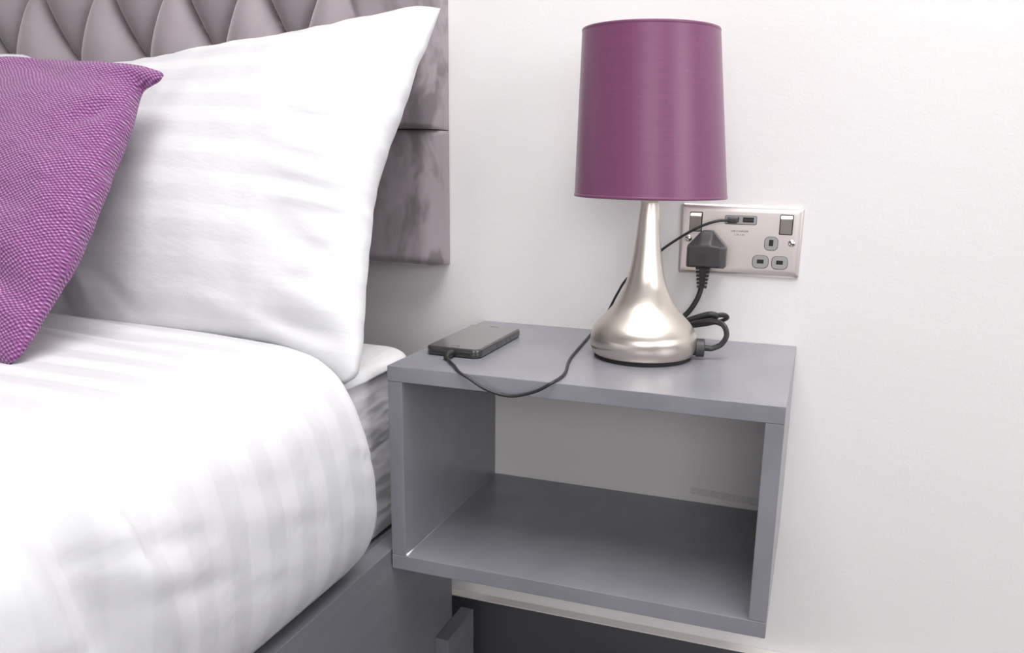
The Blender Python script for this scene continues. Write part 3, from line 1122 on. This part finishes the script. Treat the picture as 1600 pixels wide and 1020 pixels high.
taper(0.0115, -0.0140, 0.0085, 0.0060, 0.0085, 0.0060)
for k in range(6):
    za = 0.0105 - k * 0.0046
    wa = 0.0172 - k * 0.00105
    taper(za, za - 0.0024, wa, wa - 0.0005, 0.0105 - k * .0006, 0.0103 - k * .0006)
taper(0.0105, -0.0148, 0.0042, 0.0034, 0.0113, 0.0078)
obj('strain_relief', bm, 'rubber', pc)

# ------------------------------------------------------------------ wall socket
so_ = thing('wall_socket', (0.074, 0, 0.0), 'brushed steel double wall socket with two switches and USB ports', 'wall socket')
SW, SHH = 0.148, 0.088
ol = rounded_rect(0, SW, 0, SHH, 0.0035, 4)
# plate with rolled edge
vs, fs = [], []
rings = [(-0.0003, 0.0), (-0.0012, 0.0), (-0.0024, 0.0008), (-0.0036, 0.0026), (-0.0043, 0.0050), (-0.0046, 0.0080), (-0.0046, 0.010)]
n = len(ol)
for y, ins in rings:
    for x, z in ol:
        vs.append((SW / 2 + (x - SW / 2) * (1 - ins / (SW / 2)), y, SHH / 2 + (z - SHH / 2) * (1 - ins / (SHH / 2))))
for i in range(len(rings) - 1):
    for k in range(n):
        k2 = (k + 1) % n
        fs.append((i * n + k, i * n + k2, (i + 1) * n + k2, (i + 1) * n + k))
fs.append(tuple(range(n)))
fs.append(tuple(range((len(rings) - 1) * n, len(rings) * n)))
obj('face_plate', (vs, fs), 'steel', so_, True, autosmooth=50)
Y0 = -0.0046
for x0 in (0.0126, 0.1214):
    gp = plate(rounded_rect(x0 - 0.0008, x0 + 0.0150, 0.0532, 0.0776, 0.0012, 3), Y0 + .001, Y0 - 0.0002)
    g = obj('switch_surround', gp, 'dark', so_)
    vs = []
    z0, z1 = 0.0542, 0.0766
    prf = [(z0, -0.0010), (z0 + 0.0005, -0.0022), (0.0720, -0.0040), (0.0727, -0.0042), (z1 - 0.0004, -0.0012), (z1, -0.0004)]
    for xx in (x0 + 0.0004, x0 + 0.0138):
        for z, y in prf + [(z1, 0.0), (z0, 0.0)]:
            vs.append((xx, Y0 + y, z))
    m = len(prf) + 2
    fs = [tuple(range(m)), tuple(range(m, 2 * m))] + [(k, (k + 1) % m, m + (k + 1) % m, m + k) for k in range(m)]
    obj('rocker_switch', (vs, fs), 'rocker', so_, True, autosmooth=20)


def ring_plate(name, x0, x1, z0, z1, r, slot, mt='insert'):
    o = obj(name, plate(rounded_rect(x0, x1, z0, z1, r, 5), Y0 + .001, Y0 - 0.0009, 0.0004), mt, so_, True, autosmooth=40)
    obj('slot', plate(rounded_rect(*slot, 0.0004, 2), Y0, Y0 - 0.00102), 'dark', o)
    dk = obj('insert_gap', plate(rounded_rect(x0 - .0006, x1 + .0006, z0 - .0006, z1 + .0006, r + .0005, 5), Y0 + .001, Y0 - 0.00012), 'plug', o)
    return o


ring_plate('earth_pin_insert', 0.1050, 0.1202, 0.0342, 0.0500, 0.0052, (0.1099, 0.1151, 0.0392, 0.0468))
ring_plate('pin_insert', 0.0922, 0.1107, 0.0117, 0.0269, 0.0055, (0.0974, 0.1054, 0.0174, 0.0222))
ring_plate('pin_insert', 0.1152, 0.1336, 0.0115, 0.0268, 0.0055, (0.1204, 0.1284, 0.0172, 0.0220))
ub = ring_plate('usb_module', 0.0556, 0.0930, 0.0643, 0.0742, 0.0014, (0.0768, 0.0900, 0.0668, 0.0728))
obj('slot', plate(rounded_rect(0.0590, 0.0722, 0.0668, 0.0728, 0.0004, 2), Y0, Y0 - 0.00102), 'dark', ub)
obj('contact_tongue', plate(rounded_rect(0.0780, 0.0890, 0.0690, 0.0706, 0.0003, 2), Y0, Y0 - 0.00125), 'plug', ub)
for sx, sz in ((0.1365, 0.0434), (0.0115, 0.0443)):
    vs, fs, _ = lathe([(0.0044, 0.0), (0.0043, 0.0006), (0.0036, 0.0013), (0.0022, 0.0018), (0.0001, 0.0019)], 0, 0, 0, 28)
    vs = [(sx + a, Y0 - c, sz + b) for a, b, c in vs]
    s_ = obj('screw', (vs, fs), 'chrome', so_, True)
    bm = bx(-0.0042, 0.0042, -0.0005, 0.0005, -0.0005, 0.0005)
    bmesh.ops.rotate(bm, verts=bm.verts[:], cent=(0, 0, 0), matrix=Matrix.Rotation(0.5, 3, 'Y'))
    bmesh.ops.translate(bm, verts=bm.verts[:], vec=(sx, Y0 - 0.0016, sz))
    obj('screw_slot', bm, 'dark', s_)


def text(name, body, size, x, y, z, material, parent):
    cu_ = bpy.data.curves.new(name, 'FONT')
    cu_.body = body
    cu_.size = size
    cu_.align_x = 'CENTER'
    cu_.extrude = 0.00005
    to = bpy.data.objects.new(name, cu_)
    C.objects.link(to)
    dg = bpy.context.evaluated_depsgraph_get()
    me = bpy.data.meshes.new_from_object(to.evaluated_get(dg))
    bpy.data.objects.remove(to)
    me.transform(Matrix.Rotation(PI / 2, 4, 'X'))
    me.transform(Matrix.Translation((x, y, z)))
    b = bmesh.new()
    b.from_mesh(me)
    return obj(name, b, material, parent)


text('printed_text', 'USB CHARGER', 0.0032, 0.0738, Y0 - 0.0001, 0.0547, 'ink', so_)
text('printed_text', '2.1A-1.5A', 0.0030, 0.0738, Y0 - 0.0001, 0.0504, 'ink', so_)

# ------------------------------------------------------------------ phone
PX, PY = -0.2190, -0.1490
HW, HL = 0.0345, 0.0718
ph = thing('smartphone', (PX, PY, ZT), 'black smartphone in a dark case lying on the grey shelf', 'phone')


def slab(hx, hy, z0, z1, rc, be, n=7, lip=None):
    """horizontal rounded slab around PX,PY"""
    prf = [(be, z0), (be * 0.3, z0 + be * 0.3), (0, z0 + be), (0, z1 - be), (be * 0.3, z1 - be * 0.3), (be, z1)]
    vs, fs = [], []
    for ins, z in prf:
        o_ = rounded_rect(PX - hx + ins, PX + hx - ins, PY - hy + ins, PY + hy - ins, rc - ins, n)
        vs += [(a, b, ZT + z) for a, b in o_]
    k_ = len(o_)
    for i in range(len(prf) - 1):
        for k in range(k_):
            k2 = (k + 1) % k_
            fs.append((i * k_ + k, i * k_ + k2, (i + 1) * k_ + k2, (i + 1) * k_ + k))
    fs.append(tuple(range(k_)))
    fs.append(tuple(range((len(prf) - 1) * k_, len(prf) * k_)))
    return vs, fs


obj('case', slab(HW, HL, 0.0004, 0.0104, 0.0105, 0.0026), 'case', ph, True, autosmooth=35)
scr = obj('screen', slab(HW - 0.0023, HL - 0.0025, 0.0080, 0.0107, 0.0088, 0.0004), 'screen', ph, True, autosmooth=35)
vs, fs, _ = lathe([(0.0052, 0.0106), (0.0052, 0.01085), (0.0047, 0.01085), (0.0047, 0.0106)], PX, PY - HL + 0.0105, ZT, 28, True)
obj('home_button', (vs, fs), 'case', scr, True, autosmooth=35)
obj('earpiece', bx(PX - 0.0055, PX + 0.0055, PY + HL - 0.0105, PY + HL - 0.0092, ZT + 0.0105, ZT + 0.01078), 'dark', scr)
yb = PY - HL
for s in (-1, 1):
    for k in range(6):
        x = PX + s * (0.0105 + k * 0.0024)
        obj('speaker_hole', bx(x - 0.0007, x + 0.0007, yb - 0.0002, yb + 0.001, ZT + 0.0042, ZT + 0.0056), 'dark', ph)
obj('charging_port', bx(PX - 0.0062, PX + 0.0062, yb - 0.0003, yb + 0.001, ZT + 0.0030, ZT + 0.0068, 0.0004), 'dark', ph)
for y0, y1 in ((-0.016, -0.004), (0.014, 0.024), (0.028, 0.038)):
    obj('side_button', bx(PX + HW - 0.0006, PX + HW + 0.0004, PY + y0, PY + y1, ZT + 0.0040, ZT + 0.0062, 0.0003), 'case', ph)

# ------------------------------------------------------------------ charging cable
cc = thing('charging_cable', (-0.14, -0.28, ZT), 'thin dark charging cable running from the phone to the USB port', 'cable')
ur = 0.00165
cab = [(PX + 0.003, yb - 0.0185, ZT + 0.0042), (-0.2080, -0.2500, ZT + 0.0030), (-0.1935, -0.2680, ZT + 0.0024), (-0.1820, -0.2830, ZT + 0.0010), (-0.1690, -0.2885, ZT - 0.0030), (-0.1480, -0.2885, ZT - 0.0135), (-0.1220, -0.2880, ZT - 0.0180),
       (-0.0950, -0.2875, ZT - 0.0105), (-0.0770, -0.2860, ZT + 0.0005), (-0.0735, -0.2650, ZT + 0.0020), (-0.0760, -0.2400, ZT + 0.0018), (-0.0835, -0.2080, ZT + 0.0018), (-0.0885, -0.1800, ZT + 0.0018), (-0.0925, -0.1450, ZT + 0.0018), (-0.0950, -0.1180, ZT + 0.0018), (-0.0985, -0.0800, ZT + 0.0018),
       (-0.1010, -0.0520, ZT + 0.0018), (-0.0985, -0.0360, ZT + 0.0060), (-0.0900, -0.0320, ZT + 0.0190), (-0.0824, -0.0320, -0.0524), (-0.0707, -0.0320, -0.0273), (-0.0566, -0.0320, -0.0049), (-0.0182, -0.0330, 0.0295), (0.0028, -0.0340, 0.0455),
       (0.0215, -0.0350, 0.0575), (0.0380, -0.0340, 0.0655), (0.0500, -0.0300, ZT + 0.1530), (0.0590, -0.0240, ZT + 0.1535), (0.0630, -0.0200, ZT + 0.1538)]
v_, f_ = tube(cab, ur, 10, 8)
obj('cord', (v_, f_), 'rubber', cc, True)
bm = bx(0.0598, 0.0716, -0.0230, -0.0058, 0.0664, 0.0732, 0.0018, 3)
up_ = obj('usb_plug', bm, 'plug', cc, True, autosmooth=35)
v_, f_ = tube([(PX, yb + 0.0005, ZT + 0.0049), (PX, yb - 0.004, ZT + 0.0049), (PX + .0003, yb - 0.012, ZT + 0.0046), (PX + 0.0012, yb - 0.0155, ZT + 0.0044), (PX + 0.0032, yb - 0.020, ZT + 0.0041)], 0.004, 14, 0, 0.8,
              radii=[0.0048, 0.0055, 0.0054, 0.0042, 0.0022])
obj('phone_plug', (v_, f_), 'rubber', cc, True, autosmooth=40)
for o in bpy.data.objects:
    if 'org' in o:
        del o['org']
